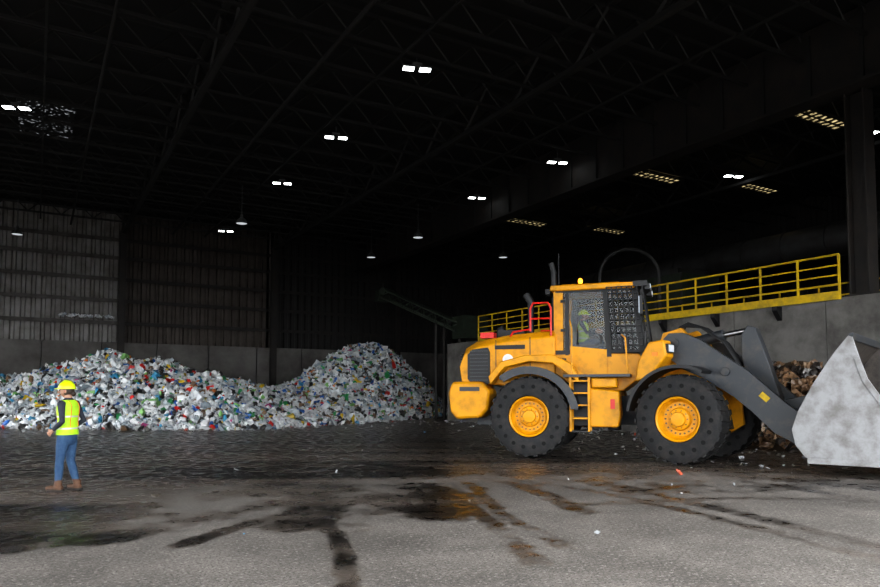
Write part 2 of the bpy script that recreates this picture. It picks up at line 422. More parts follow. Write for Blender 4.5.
r=N.new('ShaderNodeMapRange');r.inputs['From Min'].default_value=.42;r.inputs['From Max'].default_value=.6;r.inputs['To Max'].default_value=.8;L.new(n.outputs['Fac'],r.inputs['Value'])
b.inputs['Emission Color'].default_value=(1,.80,.42,1);b.inputs['Base Color'].default_value=(.05,.045,.03,1);L.new(r.outputs['Result'],b.inputs['Emission Strength']); M['sky']=m
for i,(x,y) in enumerate([(24,13.7),(24,21.3),(24,30.9),(29.4,20),(29.4,30)]):
    g=G(); g.box((0,0,0),(2.6,.6,.03),M['sky'])
    for dx in np.linspace(-1.3,1.3,9): g.box((dx,0,-.03),(.05,.64,.06),M['steel'])
    for dy in(-.31,0,.31): g.box((0,dy,-.03),(2.66,.04,.06),M['steel'])
    g.build('window_%d'%(i+1),loc=(x,y,HJ-.15))
m2=m.copy(); m2.name='cobwebbed_skylight'; M['sky2']=m2
m2.node_tree.nodes['Map Range'].inputs['From Min'].default_value=.56; m2.node_tree.nodes['Map Range'].inputs['From Max'].default_value=.68
m2.node_tree.nodes['Map Range'].inputs['To Max'].default_value=.4
m2.node_tree.nodes['Principled BSDF'].inputs['Emission Color'].default_value=(.9,.95,1,1); m2.node_tree.nodes['Principled BSDF'].inputs['Base Color'].default_value=(.01,.01,.01,1)
g=G(); g.box((0,0,0),(1.9,4,.03),M['sky2']); g.build('window_6',loc=(.1,31.2,HJ+.93))

# ------------------------------------------------------------------ recycling piles
m,nt,b=new_mat('mixed_plastic'); N=nt.nodes
a=N.new('ShaderNodeAttribute');a.attribute_name='Col'; nt.links.new(a.outputs['Color'],b.inputs['Base Color']); b.inputs['Roughness'].default_value=.32
M['trash']=m
def tmpl_bottle():
    prof=[(.10,-.5),(.19,-.47),(.18,-.1),(.19,.15),(.16,.28),(.07,.4),(.07,.5)];n=6
    V=[];F=[]
    for r,z in prof:
        for k in range(n): V.append((r*math.cos(k*math.pi/3),r*math.sin(k*math.pi/3),z))
    for i in range(len(prof)-1):
        for k in range(n): F.append((i*n+k,i*n+(k+1)%n,(i+1)*n+(k+1)%n,(i+1)*n+k))
    F.append(tuple(range(n))[::-1]);F.append(tuple(range(36,42)))
    return np.array(V),F
def tmpl_tub():
    V=[];F=[];n=7
    for r,z in[(.25,-.25),(.36,.25),(.3,.25),(.2,-.15)]:
        for k in range(n): V.append((r*math.cos(k*2*math.pi/n),r*math.sin(k*2*math.pi/n),z))
    for i in range(3):
        for k in range(n): F.append((i*n+k,i*n+(k+1)%n,(i+1)*n+(k+1)%n,(i+1)*n+k))
    F.append(tuple(range(n))[::-1]);F.append(tuple(range(21,28)))
    return np.array(V),F
def tmpl_jug():
    V=[];F=[]
    for rx,ry,z,ox in[(.26,.18,-.45,0),(.28,.2,.1,0),(.2,.14,.28,0),(.07,.07,.4,.05),(.07,.07,.5,.05)]:
        for sx,sy in((-1,-.6),(-.6,-1),(.6,-1),(1,-.6),(1,.6),(.6,1),(-.6,1),(-1,.6)): V.append((sx*rx+ox,sy*ry,z))
    for i in range(4):
        for k in range(8): F.append((i*8+k,i*8+(k+1)%8,(i+1)*8+(k+1)%8,(i+1)*8+k))
    F.append(tuple(range(8))[::-1]);F.append(tuple(range(32,40)))
    return np.array(V),F
def tmpl_crumple(seed):
    bm=bmesh.new(); bmesh.ops.create_icosphere(bm,subdivisions=2,radius=.4)
    rs=np.random.RandomState(seed)
    V=np.array([v.co[:] for v in bm.verts]); V*= (1+rs.uniform(-.45,.35,(len(V),1))); V[:,2]*=.55
    F=[tuple(v.index for v in f.verts) for f in bm.faces]; bm.free(); return V,F
def tmpl_sheet(seed):
    rs=np.random.RandomState(seed);V=[];F=[]
    for i in range(5):
        for j in range(4): V.append((i*.25-.5,j*.25-.37,rs.uniform(-.12,.12)))
    for i in range(4):
        for j in range(3): F.append((i*4+j,(i+1)*4+j,(i+1)*4+j+1,i*4+j+1))
    return np.array(V),F
def rand_rot(n):
    q=np.random.normal(size=(n,4));q/=np.linalg.norm(q,axis=1)[:,None];w,x,y,z=q.T
    return np.stack([np.stack([1-2*(y*y+z*z),2*(x*y-z*w),2*(x*z+y*w)],-1),np.stack([2*(x*y+z*w),1-2*(x*x+z*z),2*(y*z-x*w)],-1),np.stack([2*(x*z-y*w),2*(y*z+x*w),1-2*(x*x+y*y)],-1)],1)
PAL=[((.88,.90,.92),38),((.60,.65,.69),15),((.94,.94,.94),20),((.34,.39,.43),10),((.05,.048,.045),15),((.05,.36,.12),3.5),((.75,.03,.02),2.3),((.03,.15,.50),3.5),((.08,.38,.62),3),((.88,.62,.04),2.2),((.78,.22,.02),1),((.28,.18,.11),5),((.30,.60,.20),2),((.55,.08,.26),.6)]
PALB=[((.30,.18,.10),40),((.20,.12,.07),30),((.40,.27,.17),15),((.4,.38,.36),8),((.06,.05,.045),20)]
def scatter(name,pos,size,pal,mound=None,kinds=None,flat=False,moundcol=(.06,.06,.06)):
    n=len(pos); T=[tmpl_bottle(),tmpl_bottle(),tmpl_tub(),tmpl_jug(),tmpl_crumple(1),tmpl_crumple(2),tmpl_sheet(3),tmpl_sheet(5)] if kinds is None else kinds
    k=np.random.randint(0,len(T),n); pc=np.array([p[0] for p in pal]);w=np.array([p[1] for p in pal],float);w/=w.sum()
    ci=np.random.choice(len(pal),n,p=w); col=pc[ci]*np.random.uniform(.6,1.05,(n,1)); R=rand_rot(n)
    V=[];F=[];C=[];o=0
    if mound is not None:
        mv,mf=mound; V.append(mv);F+=mf;C.append(np.tile(moundcol,(len(mv),1)));o=len(mv)
    for t,(tv,tf) in enumerate(T):
        ii=np.where(k==t)[0]
        if len(ii)==0: continue
        sc=size[ii][:,None]*np.random.uniform(.8,1.2,(len(ii),3))
        vv=np.einsum('nij,nmj->nmi',R[ii],tv[None]*sc[:,None,:])
        if flat: vv[:,:,2]=(vv[:,:,2]-vv[:,:,2].min(axis=1)[:,None])*.6
        vv=vv+pos[ii][:,None,:]; V.append(vv.reshape(-1,3)); C.append(np.repeat(col[ii],len(tv),0))
        for q in range(len(ii)):
            F+= [tuple(a+o for a in f) for f in tf]; o+=len(tv)
    V=np.concatenate(V);C=np.concatenate(C)
    me=bpy.data.meshes.new(name);me.from_pydata(V.tolist(),[],F)
    at=me.attributes.new('Col','FLOAT_COLOR','POINT'); at.data.foreach_set('color',np.concatenate([C,np.ones((len(C),1))],1).astype(np.float32).ravel())
    me.materials.append(M['trash']); ob=bpy.data.objects.new(name,me);COL.objects.link(ob);return ob
RX=[-9,-6,-1.4,1,3.2,5.5,8,10.8,12.5,13.5,15.5,18.0,19.2,20.5,22.5,24.5]
RH=[1.0,1.5,1.9,2.8,3.3,2.9,2.1,1.6,1.8,2.3,3.5,4.6,4.65,4.1,2.6,.5]
BX=[-9,-6,-1.3,3.3,7.5,12,17.4,21,24.5]; BY=[37,36.5,34.3,30.3,28,30.2,33.6,36.5,40]
def H(x,y):
    h=np.interp(x,RX,RH); by=np.interp(x,BX,BY); ry=np.minimum(by+7.5,41.0)
    t=np.clip((y-by)/(ry-by),0,1); hh=h*(1-(1-t)**1.35)
    back=np.clip((44.0-y)/(44.0-ry),0,1); hh=np.where(y>ry,h*(.45+.55*back),hh)
    return hh
def mk_pile(name,x0,x1,n):
    gx=np.arange(x0,x1+.01,.35);gy=np.arange(27,44.0,.35)
    A,Bq=np.meshgrid(gx,gy,indexing='ij');hh=H(A,Bq)-.18+np.random.uniform(-.1,.1,A.shape)
    id_=np.arange(A.size).reshape(A.shape)
    mf=[tuple(q) for q in np.stack([id_[:-1,:-1],id_[1:,:-1],id_[1:,1:],id_[:-1,1:]],-1).reshape(-1,4)[(np.maximum.reduce([hh[:-1,:-1],hh[1:,:-1],hh[1:,1:],hh[:-1,1:]])>-.1).ravel()]]
    mv=np.stack([A.ravel(),Bq.ravel(),np.maximum(hh.ravel(),-.02)],1)
    px=np.random.uniform(x0,x1,n*3);py=np.random.uniform(27.2,41.8,n*3);ph=H(px,py)
    by=np.interp(px,BX,BY)
    k=(ph>.03)|((by-py<.9)&(np.random.uniform(size=n*3)<.10*(1-(by-py)/.9)))
    px,py,ph=px[k][:n],py[k][:n],ph[k][:n]
    lump=np.array([noise.noise(Vector((a*.8,b_*.8,2)))*.34+noise.noise(Vector((a*2.2,b_*2.2,2)))*.20 for a,b_ in zip(px,py)])*np.clip(ph,0,1)
    sz=np.random.uniform(.2,.46,len(px))*np.where(np.random.uniform(size=len(px))<.10,1.55,1)
    pos=np.stack([px,py,np.maximum(ph+lump+np.random.uniform(-.08,.16,len(px)),.09)],1)
    return scatter(name,pos,sz,PAL,(mv,mf))
mk_pile('plastic_recycling_pile',-9,12.6,14000)
mk_pile('plastic_recycling_pile.001',12.6,24.6,8500)
n=1900; px=np.random.uniform(15.6,19.0,n);py=np.random.uniform(6.5,17,n)
def HB2(x,y): return np.clip(3.0*(1-np.hypot((x-19.7)/3.3,(y-11.9)/5.0)),0,3)
k=HB2(px,py)>.02;px=px[k];py=py[k]
gx=np.arange(15.6,19.4,.3);gy=np.arange(6.4,17.3,.3);A,Bq=np.meshgrid(gx,gy,indexing='ij');hh=np.maximum(HB2(A,Bq)-.1,-.02)
id_=np.arange(A.size).reshape(A.shape);mf=[tuple(q) for q in np.stack([id_[:-1,:-1],id_[1:,:-1],id_[1:,1:],id_[:-1,1:]],-1).reshape(-1,4)]
scatter('cardboard_scrap_pile',np.stack([px,py,HB2(px,py)+.05],1),np.random.uniform(.15,.42,len(px)),PALB,(np.stack([A.ravel(),Bq.ravel(),hh.ravel()],1),mf),kinds=[tmpl_sheet(1),tmpl_crumple(4),tmpl_sheet(8),tmpl_crumple(9)],moundcol=(.08,.055,.035))
L_=[(1.53,10.6,.20),(10.15,8.6,.2),(5.2,5.5,.07),(3.4,13.5,.12),(4.9,12.1,.10),(5.2,8.0,.06),(8.3,7.0,.08),(9.8,7.2,.12)]
pos=[(a,b_,0.004) for a,b_,c in L_];sz=[c for a,b_,c in L_]
rs=np.random.RandomState(4)
for i in range(50): 
    pos.append((rs.uniform(0,18),rs.uniform(5,20),.004));sz.append(rs.uniform(.015,.045))
for i in range(220):
    t=rs.uniform(14.5,31);pos.append((19.3-rs.exponential(1.6),t,.004));sz.append(rs.uniform(.06,.2))
for i in range(90):
    pos.append((rs.uniform(12,17),rs.uniform(7.5,14),.004));sz.append(rs.uniform(.04,.12))
for i in range(200):
    x=rs.uniform(-3,17);pos.append((x,float(np.interp(x,BX,BY))-rs.exponential(.6)-.2,.004));sz.append(rs.uniform(.08,.25))
PALL=[((.45,.46,.47),30),((.62,.63,.64),15),((.25,.24,.22),20),((.12,.10,.08),15),((.1,.3,.5),2),((.5,.1,.05),2)]
scatter('floor_litter',np.array(pos),np.array(sz),PALL,flat=True)
rs=np.random.RandomState(3); n=90
scatter('debris_on_girt',np.stack([rs.uniform(1,4,n),np.full(n,YB-.15),5.98+rs.uniform(-.03,.1,n)],1),rs.uniform(.1,.25,n),PAL[:4])

# ------------------------------------------------------------------ wheel loader
root=empty('wheel_loader',(12.21,12.26,0),math.radians(-49.6))
rear=empty('rear_frame_group',parent=root); front=empty('front_frame_group',rz=math.radians(-21),parent=root)
def wheel(name,par,x,y,side):
    g=G(); R=.95; s=side
    prof=[(.46,.24),(.50,.30),(.62,.325),(.82,.315),(.90,.28),(.925,.2),(.925,-.2),(.90,-.28),(.82,-.315),(.62,-.325),(.50,-.30),(.46,-.24)]
    g.lathe(prof,(0,0,R),M['rubber'],n=64,closed=True)
    for k in range(26):
        a=2*math.pi*k/26
        for sg in(-1,1):
            a2=a+(.12 if sg>0 else 0)
            V=[]
            for dd,yy in((-.055,0.02),(.055,0.02),(.11,.31),(0.0,.31)):
                for rr in(.90,.955 if yy<.2 else .935): V.append(((rr)*math.cos(a2+dd),sg*yy,R+rr*math.sin(a2+dd)))
            g.add(V,[(0,2,4,6),(1,7,5,3),(0,1,3,2),(2,3,5,4),(4,5,7,6),(6,7,1,0)],M['rubber'])
    for k in range(18):
        a=2*math.pi*k/18; c=Vector((.71*math.cos(a),0,R+.71*math.sin(a)))
        for sg in(-1,1): g.tube([c+Vector((0,sg*.30,0)),c+Vector((0,sg*.327,0))],.048,M['hole_shade'],n=10)  # near-black discs on the sidewall, painting the shade inside its holes
    o=s
    prof=[(.475,.28*o),(.46,.29*o),(.43,.27*o),(.41,.18*o),(.36,.12*o),(.25,.12*o),(.22,.18*o),(.16,.20*o),(.14,.26*o),(.001,.27*o)]
    g.lathe(prof,(0,0,R),M['yellow'],n=48)
    g.lathe([(.475,.28*o),(.47,-.28*o)],(0,0,R),M['yellow'],n=48)
    g.lathe([(.46,-.2*o),(.001,-.2*o)],(0,0,R),M['grey'],n=32)
    for k in range(20):
        a=2*math.pi*k/20; c=Vector((.31*math.cos(a),0,R+.31*math.sin(a)))
        g.tube([c+Vector((0,.11*o,0)),c+Vector((0,.145*o,0))],.017,M['grey'],n=6)
    for k in range(10):
        a=2*math.pi*k/10; c=Vector((.185*math.cos(a),0,R+.185*math.sin(a)))
        g.tube([c+Vector((0,.17*o,0)),c+Vector((0,.205*o,0))],.013,M['grey'],n=6)
    g.build(name,par,(x,y,0))
f0=2.08
wheel('wheel_rear_near',rear,-1.84,-1.12,-1); wheel('wheel_rear_far',rear,-1.84,1.12,1)
wheel('wheel_front_near',front,f0,-1.12,-1); wheel('wheel_front_far',front,f0,1.12,1)
s0=-1.84
def sp(P): return [(a+s0,b_) for a,b_ in P]
g=G(); g.prism(sp([(-1.5,.7),(1.7,.7),(1.84,1.0),(1.7,1.75),(-1.5,1.75)]),-.5,.5,M['grey'])
g.tube([(s0,-.9,.95),(s0,.9,.95)],.2,M['grey'],n=16); g.tube([(0,0,.6),(0,0,1.7)],.16,M['grey'],n=16)
g.build('rear_chassis',rear,bevel=.02)
g=G(); g.prism(sp([(-2.0,1.05),(-1.85,.86),(-1.25,.9),(-1.05,1.1),(-1.0,1.55),(-1.2,1.78),(-1.95,1.78),(-2.05,1.5)]),-1.2,1.2,M['yellow'])
g.build('counterweight',rear,bevel=.06)
g=G(); g.box((s0-2.03,-.85,1.6),(.06,.3,.12),M['tail']); g.box((s0-2.03,.85,1.6),(.06,.3,.12),M['tail'])
g.box((s0-1.5,-1.205,1.6),(.5,.02,.10),M['grey']); g.build('tail_lamps',rear)
g=G()
hp=sp([(-1.78,1.75),(-1.84,2.3),(-1.72,2.62),(-1.45,2.78),(-.6,2.93),(.55,3.02),(.55,1.7),(.4,1.62)])
def hood(g,P,hw,top,m):
    n=len(P);V=[];F=[]
    ycs=[(-hw+.0,1),(-hw+.2,0),(hw-.2,0),(hw,1)]
    for y,ch in ycs:
        for (x,z) in P: V.append((x,y,z-(top if (ch and z>2.2) else 0)))
    for i in range(3):
        for k in range(n): F.append((i*n+k,i*n+(k+1)%n,(i+1)*n+(k+1)%n,(i+1)*n+k))
    F.append(tuple(range(n)));F.append(tuple(range(3*n,4*n))[::-1]); g.add(V,F,m)
hood(g,hp,.93,.16,M['yellow']); g.build('engine_hood',rear,bevel=.03)
g=G()
gr=sp([(-1.62,1.85),(-1.62,2.45),(-1.5,2.58),(-1.1,2.62),(-1.05,2.5),(-1.05,1.75),(-1.15,1.68),(-1.5,1.72)])
g.prism(gr,-.955,-.92,M['black']); g.prism(gr,.92,.955,M['black'])
for k in range(9): g.box((s0-1.33,-.962,1.82+k*.09),(.46,.02,.02),M['grey'])
g.box((s0-.55,-.935,2.62),(.75,.02,.1),M['black']); g.box((s0-.35,-.937,2.0),(.5,.02,.04),M['grey'])
for k in range(10): g.box((s0-1.84,0,1.85+k*.07),(.05,1.5,.03),M['black'])
g.box((s0-.9,-.935,2.3),(.012,.02,1.0),M['grey']); g.box((s0-.05,-.94,2.3),(.015,.02,1.1),M['grey'])
g.build('hood_grilles',rear)
g=G(); g.tube([(s0-.6,-.93,2.32),(s0-.6,-.945,2.32)],.13,M['white'],n=24); g.tube([(s0-.6,-.945,2.32),(s0-.6,-.947,2.32)],.09,M['lamp_off'],n=24)
for q in(-.32,-.22,-.12): g.box((s0+q,-.94,2.32),(.07,.012,.10),M['black'])
g.box((s0+.12,-.94,2.32),(.13,.012,.13),M['tail']); g.build('hood_stickers',rear)
g=G()
g.tube([(s0-.1,-.55,2.9),(s0-.1,-.55,3.4),(s0-.1,-.55,3.75),(s0-.22,-.55,3.95)],[.075,.075,.09,.10],M['black'],n=14)
g.tube([(s0-1.0,0,2.8),(s0-1.0,0,3.1),(s0-.9,0,3.15)],.13,M['black'],n=14)
g.tube([(s0+.42,-.25,2.95),(s0+.42,-.25,4.5),(s0+.36,-.25,4.75)],[.08,.07,.07],M['black'],n=14)
g.tube([(s0+.62,-.7,4.0),(s0+.62,-.7,4.9)],.012,M['black'],n=6)
g.box((s0-.7,.2,3.0),(.7,.7,.22),M['black']); g.build('exhaust_and_intake',rear)
g=G()
y=-.88
g.tube([(s0-.05,y,3.0),(s0-.05,y,3.55),(s0+.02,y,3.68),(s0+.38,y,3.68),(s0+.45,y,3.55),(s0+.45,y,2.4)],.026,M['red'],n=8)
g.tube([(s0-.05,y,3.3),(s0+.45,y,3.3)],.022,M['red'],n=8)
g.tube([(s0-.05,y,3.05),(s0-.5,y+.1,3.0),(s0-.6,y+.12,2.85)],.024,M['red'],n=8)
for z in(2.5,2.75,3.0): g.tube([(s0+.2,y,z),(s0+.45,y,z)],.018,M['red'],n=8)
g.box((s0-1.2,-.5,2.95),(.35,.3,.14),M['red'])
g.build('red_handrail',rear)
def fender(g,cx,r0,r1,a0,a1,y0,y1,m,n=14,sq=1):
    P=[]
    for k in range(n+1):
        a=math.radians(a0+(a1-a0)*k/n); P.append((cx+r1*math.cos(a),.95+r1*math.sin(a)))
    for k in range(n,-1,-1):
        a=math.radians(a0+(a1-a0)*k/n); P.append((cx+r0*math.cos(a),.95+r0*math.sin(a)))
    g.prism(P,y0,y1,m)
g=G(); fender(g,s0,1.08,1.16,8,128,-1.42,-.8,M['black']); fender(g,s0,1.08,1.16,8,128,.8,1.42,M['black'])
fender(g,s0,1.0,1.18,10,126,-1.45,-1.40,M['grey']); g.build('rear_fenders',rear)
g=G()
g.prism(sp([(-.95,1.7),(-.6,2.12),(.0,2.25),(.55,2.2),(.95,1.9),(1.15,1.75),(1.15,1.9),(.95,2.2),(.55,2.4),(-.1,2.4),(-.7,2.25),(-1.0,1.9)]),-1.3,-.9,M['yellow'])
g.build('yellow_fender_skirt',rear,bevel=.02)
g=G(); cw=.82
g.prism(sp([(.52,1.75),(.52,2.5),(2.45,2.42),(2.62,2.3),(2.55,1.9),(2.1,1.55),(.9,1.55)]),-cw,cw,M['yellow'])
g.build('cab_base',rear,bevel=.03)
g=G(); g.box((s0+1.42,0,4.02),(1.98,1.78,.14),M['yellow']); g.box((s0+1.35,0,4.11),(1.4,1.3,.06),M['yellow'])
g.build('cab_roof',rear,bevel=.05)
g=G()
def post(x0,z0,x1,z1,w,m,ys=(-cw+.04,cw-.04)):
    for y in ys: g.prism([(x0-w/2+s0,z0),(x0+w/2+s0,z0),(x1+w/2+s0,z1),(x1-w/2+s0,z1)],y-.045,y+.045,m)
post(.62,2.4,.62,3.97,.22,M['yellow']); post(.82,2.4,.82,3.97,.08,M['black']); post(1.8,2.35,1.72,3.97,.12,M['black'])
post(2.55,2.35,2.4,3.97,.09,M['black'])
for y in(-cw+.04,cw-.04):
    g.box((s0+1.5,y,3.95),(1.9,.09,.08),M['black']); g.box((s0+1.5,y,2.47),(2.0,.1,.10),M['black'])
g.box((s0+.58,0,3.95),(.08,1.6,.08),M['black']); g.box((s0+2.4,0,3.93),(.1,1.6,.12),M['black']); g.box((s0+2.55,0,2.42),(.1,1.6,.12),M['black'])
g.prism(sp([(.9,2.62),(1.75,2.52),(1.75,1.95),(1.6,1.85),(.9,1.85)]),-cw-.03,-cw+.0,M['yellow'])
g.box((s0+1.62,-cw-.05,2.75),(.04,.05,.2),M['black'])
for z in(3.7,3.0,2.3): g.box((s0+.74,-cw-.03,z),(.12,.05,.06),M['black'])
g.build('cab_frame',rear)
g=G()
for y in(-cw+.04,cw-.04):
    g.prism(sp([(.65,2.5),(2.52,2.5),(2.38,3.95),(.65,3.95)]),y-.008,y+.008,M['glass'])
g.add([(s0+2.56,-.78,2.45),(s0+2.56,.78,2.45),(s0+2.41,.78,3.93),(s0+2.41,-.78,3.93)],[(0,1,2,3)],M['glass'])
g.add([(s0+.56,-.78,2.5),(s0+.56,.78,2.5),(s0+.56,.78,3.93),(s0+.56,-.78,3.93)],[(0,1,2,3)],M['glass'])
g.build('cab_glass',rear,recalc=False,smooth=False)
g=G()
def gp(y): 
    for k in range(8):
        t=k/7; x0=1.86+.9*t; x1=1.76+.80*t
        g.tube([(s0+x0,y,2.45),(s0+x1,y,3.98)],.017,M['black'],n=6)
    for k in range(11):
        t=k/10; z=2.45+1.53*t
        g.tube([(s0+1.86-.1*t,y,z),(s0+2.76-.2*t,y,z)],.014,M['black'],n=6)
gp(-cw-.08); gp(cw+.08)
for k in range(13):
    y=-.9+1.8*k/12; g.tube([(s0+2.76,y,2.45),(s0+2.56,y,3.98)],.016,M['black'],n=6)
for k in range(11):
    t=k/10; g.tube([(s0+2.76-.2*t,-.9,2.45+1.53*t),(s0+2.76-.2*t,.9,2.45+1.53*t)],.014,M['black'],n=6)
g.build('window_guard',rear)
g=G()
for y in(-.7,-.45,.45,.7):
    g.box((s0+2.68,y,3.98),(.12,.2,.14),M['black']); g.box((s0+2.745,y,3.98),(.02,.16,.10),M['lamp_off'])
    g.box((s0+.36,y,3.96),(.12,.16,.12),M['black'])
g.box((s0+2.52,0,4.04),(.32,1.78,.12),M['black'])
g.tube([(s0+.95,.75,4.05),(s0+.95,.75,4.34)],.02,M['black'],n=6); g.tube([(s0+.95,.75,4.32),(s0+.95,.75,4.35)],.07,M['black'],n=14)
g.tube([(s0+2.3,-.9,3.9),(s0+2.55,-1.15,3.85),(s0+2.55,-1.15,3.7)],.016,M['black'],n=6)
g.box((s0+2.55,-1.15,3.5),(.07,.2,.42),M['black']); g.box((s0+2.51,-1.15,3.5),(.01,.17,.38),M['mirror'])
g.build('cab_lights_and_mirror',rear)
g=G(); g.sphere((s0+.95,.75,4.42),(.06,.06,.08),M['beacon']); g.build('beacon',rear)
g=G(); g.box((s0+1.15,0,2.62),(.5,.5,.14),M['black']); g.box((s0+.9,0,3.0),(.14,.48,.75),M['black']); g.box((s0+.88,0,3.45),(.1,.28,.2),M['black'])
g.tube([(s0+1.95,0,2.45),(s0+1.78,0,3.0)],.05,M['black'])
P=[(s0+1.78+.2*math.cos(a)*.5,.2*math.sin(a),3.02+.2*math.cos(a)*.5) for a in np.linspace(0,2*math.pi,20)]
g.tube(P,.018,M['black'],n=8,caps=False); g.box((s0+2.1,0,2.7),(.3,1.2,.35),M['grey'])
g.build('cab_interior',rear,bevel=.02)
for sd_,nm in((-1,'near'),(1,'far')):
    g=G()
    ya,yb=sorted((sd_*.62,sd_*1.22))
    g.prism(sp([(1.38,.72),(2.02,.72),(2.08,1.0),(2.05,1.55),(1.38,1.62)]),ya,yb,M['yellow'])
    g.prism(sp([(1.42,1.62),(2.0,1.62),(2.0,1.85),(1.42,1.85)]),*sorted((sd_*.6,sd_*1.2)),M['yellow'])
    g.build('tank_box_'+nm,rear,bevel=.035)
    g=G(); g.prism(sp([(.75,.75),(1.38,.75),(1.38,1.85),(.9,1.85)]),*sorted((sd_*.6,sd_*.9)),M['black'])
    g.build('step_recess_'+nm,rear)
    g=G()
    yo=sd_*1.3
    for z in(.62,.92,1.22,1.5,1.78):
        g.box((s0+1.17,sd_*1.12,z),(.42,.36,.035),M['yellow'] if z>.7 else M['black'])
    for xx in(.96,1.38):
        g.prism([(s0+xx-.025,.62),(s0+xx+.025,.62),(s0+xx+.025,1.95),(s0+xx-.025,1.95)],yo-.02,yo+.02,M['yellow'])
        g.prism([(s0+xx-.025,.62),(s0+xx+.025,.62),(s0+xx+.025,1.95),(s0+xx-.025,1.95)],sd_*.95-.01,sd_*.95+.01,M['yellow'])
    g.box((s0+1.55,sd_*1.1,1.9),(1.5,.5,.06),M['grey'])
    g.tube([(s0+1.0,yo,1.95),(s0+1.0,yo,3.0),(s0+.93,sd_*1.1,3.2)],.018,M['yellow'] ,n=8)
    g.tube([(s0+2.25,yo,1.95),(s0+2.2,yo,2.75),(s0+2.1,sd_*.95,2.85)],.018,M['yellow'],n=8)
    g.box((s0+1.9,sd_*1.225,1.25),(.1,.01,.22),M['red'])
    g.build('access_steps_'+nm,rear)
def fp(P): return [(a+f0,b_) for a,b_ in P]
g=G()
for y0_,y1_ in((-.56,-.42),(.42,.56)):
    g.prism(fp([(-1.15,.7),(-1.1,1.5),(-.85,2.2),(-.62,2.85),(-.2,2.95),(.1,2.6),(.35,1.9),(.75,1.3),(.8,.8),(.5,.6),(-.9,.6)]),y0_,y1_,M['yellow'])
g.prism(fp([(-1.0,.7),(-.9,1.6),(-.3,1.7),(.5,1.2),(.6,.7)]),-.42,.42,M['grey'])
g.box((f0-.55,0,2.3),(.3,.84,.8),M['yellow'])
g.tube([(f0,-.9,.95),(f0,.9,.95)],.22,M['yellow'],n=16)
g.prism(fp([(-2.0,.75),(-1.1,.75),(-1.1,1.5),(-2.0,1.4)]),-.3,.3,M['grey'])
g.build('front_frame',front,bevel=.02)
for sd_,nm in((-1,'near'),(1,'far')):
    g=G(); fender(g,f0,1.08,1.15,62,172,*sorted((sd_*.82,sd_*1.40)),M['black'])
    g.build('front_fender_'+nm,front)
    g=G(); g.prism(fp([(-1.02,1.75),(-.95,2.2),(-.7,2.62),(-.35,2.66),(-.3,2.3),(-.55,2.0),(-.6,1.85)]),*sorted((sd_*.58,sd_*1.18)),M['yellow'])
    g.build('headlamp_housing_'+nm,front,bevel=.04)
    g=G(); g.box((f0-.35,sd_*.98,2.47),(.16,.3,.2),M['black']); g.box((f0-.26,sd_*.98,2.47),(.02,.25,.15),M['lamp_off'])
    g.box((f0-.55,sd_*1.19,2.35),(.12,.02,.08),M['orange']); g.tube([(f0-.8,sd_*1.1,2.4),(f0-.8,sd_*1.1,2.85)],.02,M['black'],n=6)
    g.build('headlamp_'+nm,front)
arm=[(-.55,2.68),(-.4,2.82),(-.1,2.82),(.3,2.64),(.62,2.40),(1.26,1.94),(1.9,1.34),(2.3,1.02),(2.46,.76),(2.36,.54),(2.1,.50),(1.72,.70),(1.3,1.12),(.95,1.42),(.34,1.82),(-.1,2.02),(-.45,2.3)]
for y0_,y1_,nm in((-.76,-.62,'near'),(.62,.76,'far')):
    g=G(); g.prism(fp(arm),y0_,y1_,M['grey'])
    for x,z,r in((-.3,2.6,.12),(2.25,.74,.13),(.8,1.95,.09)): g.tube([(f0+x,y0_-.04,z),(f0+x,y1_+.04,z)],r,M['grey'],n=20)
    ym=y0_-.006 if y0_<0 else y1_+.006
    g.box((f0+1.55,ym,1.42),(.2,.012,.12),M['rail'],rot=(0,math.radians(42),0))
    g.build('lift_arm_'+nm,front,bevel=.018)
g=G(); g.tube([(f0+1.0,-.65,1.75),(f0+1.0,.65,1.75)],.16,M['grey'],n=16)
g.prism(fp([(.95,2.75),(1.08,2.95),(1.24,2.9),(1.5,2.1),(1.75,1.25),(1.68,1.0),(1.5,.98),(1.35,1.2),(1.05,1.8),(.95,2.3)]),-.16,.16,M['grey'])
for y in(-.24,.24): g.prism(fp([(1.5,1.2),(1.55,1.32),(2.45,1.5),(2.55,1.38),(2.45,1.28),(1.62,1.02)]),y-.05,y+.05,M['grey'])
g.build('tilt_linkage',front,bevel=.015)
g=G(); g.tube([(f0-.5,0,2.55),(f0+.55,0,2.78)],.13,M['grey'],n=18); g.tube([(f0+.5,0,2.77),(f0+1.08,0,2.86)],.06,M['chrome'],n=14)
for y in(-.48,.48):
    g.tube([(f0-.35,y*1.24,1.35),(f0+.35,y*1.24,1.62)],.10,M['grey'],n=16); g.tube([(f0+.3,y*1.24,1.6),(f0+.95,y*1.24,1.85)],.05,M['chrome'],n=12)
g.build('hydraulic_cylinders',front)
g=G()
for k in range(5):
    y=-.3+.12*k; g.tube([(f0-.6,y,2.6),(f0-.3,y-.03,3.0+.03*k),(f0+.15,y,2.95),(f0+.6,y*.8,2.6),(f0+.9,y*.8,2.1)],.022,M['black'],n=8)
for k in range(3): g.tube([(f0-.9,-.5+.1*k,1.8),(f0-1.3,-.5+.1*k,2.1),(f0-1.8,-.45+.1*k,1.8)],.025,M['black'],n=8)
g.build('hydraulic_hoses',front)
bw=1.66
def bz(P): return [(x,z+.05) for x,z in P]
outer=bz([(4.75,.17),(2.75,.17),(2.46,.28),(2.30,.50),(2.25,.78),(2.36,1.12),(2.62,1.62),(2.95,2.15),(3.2,2.47)])
inner=bz([(3.24,2.44),(3.0,2.11),(2.68,1.60),(2.43,1.12),(2.33,.8),(2.38,.54),(2.52,.35),(2.78,.25),(4.75,.21)])
g=G()
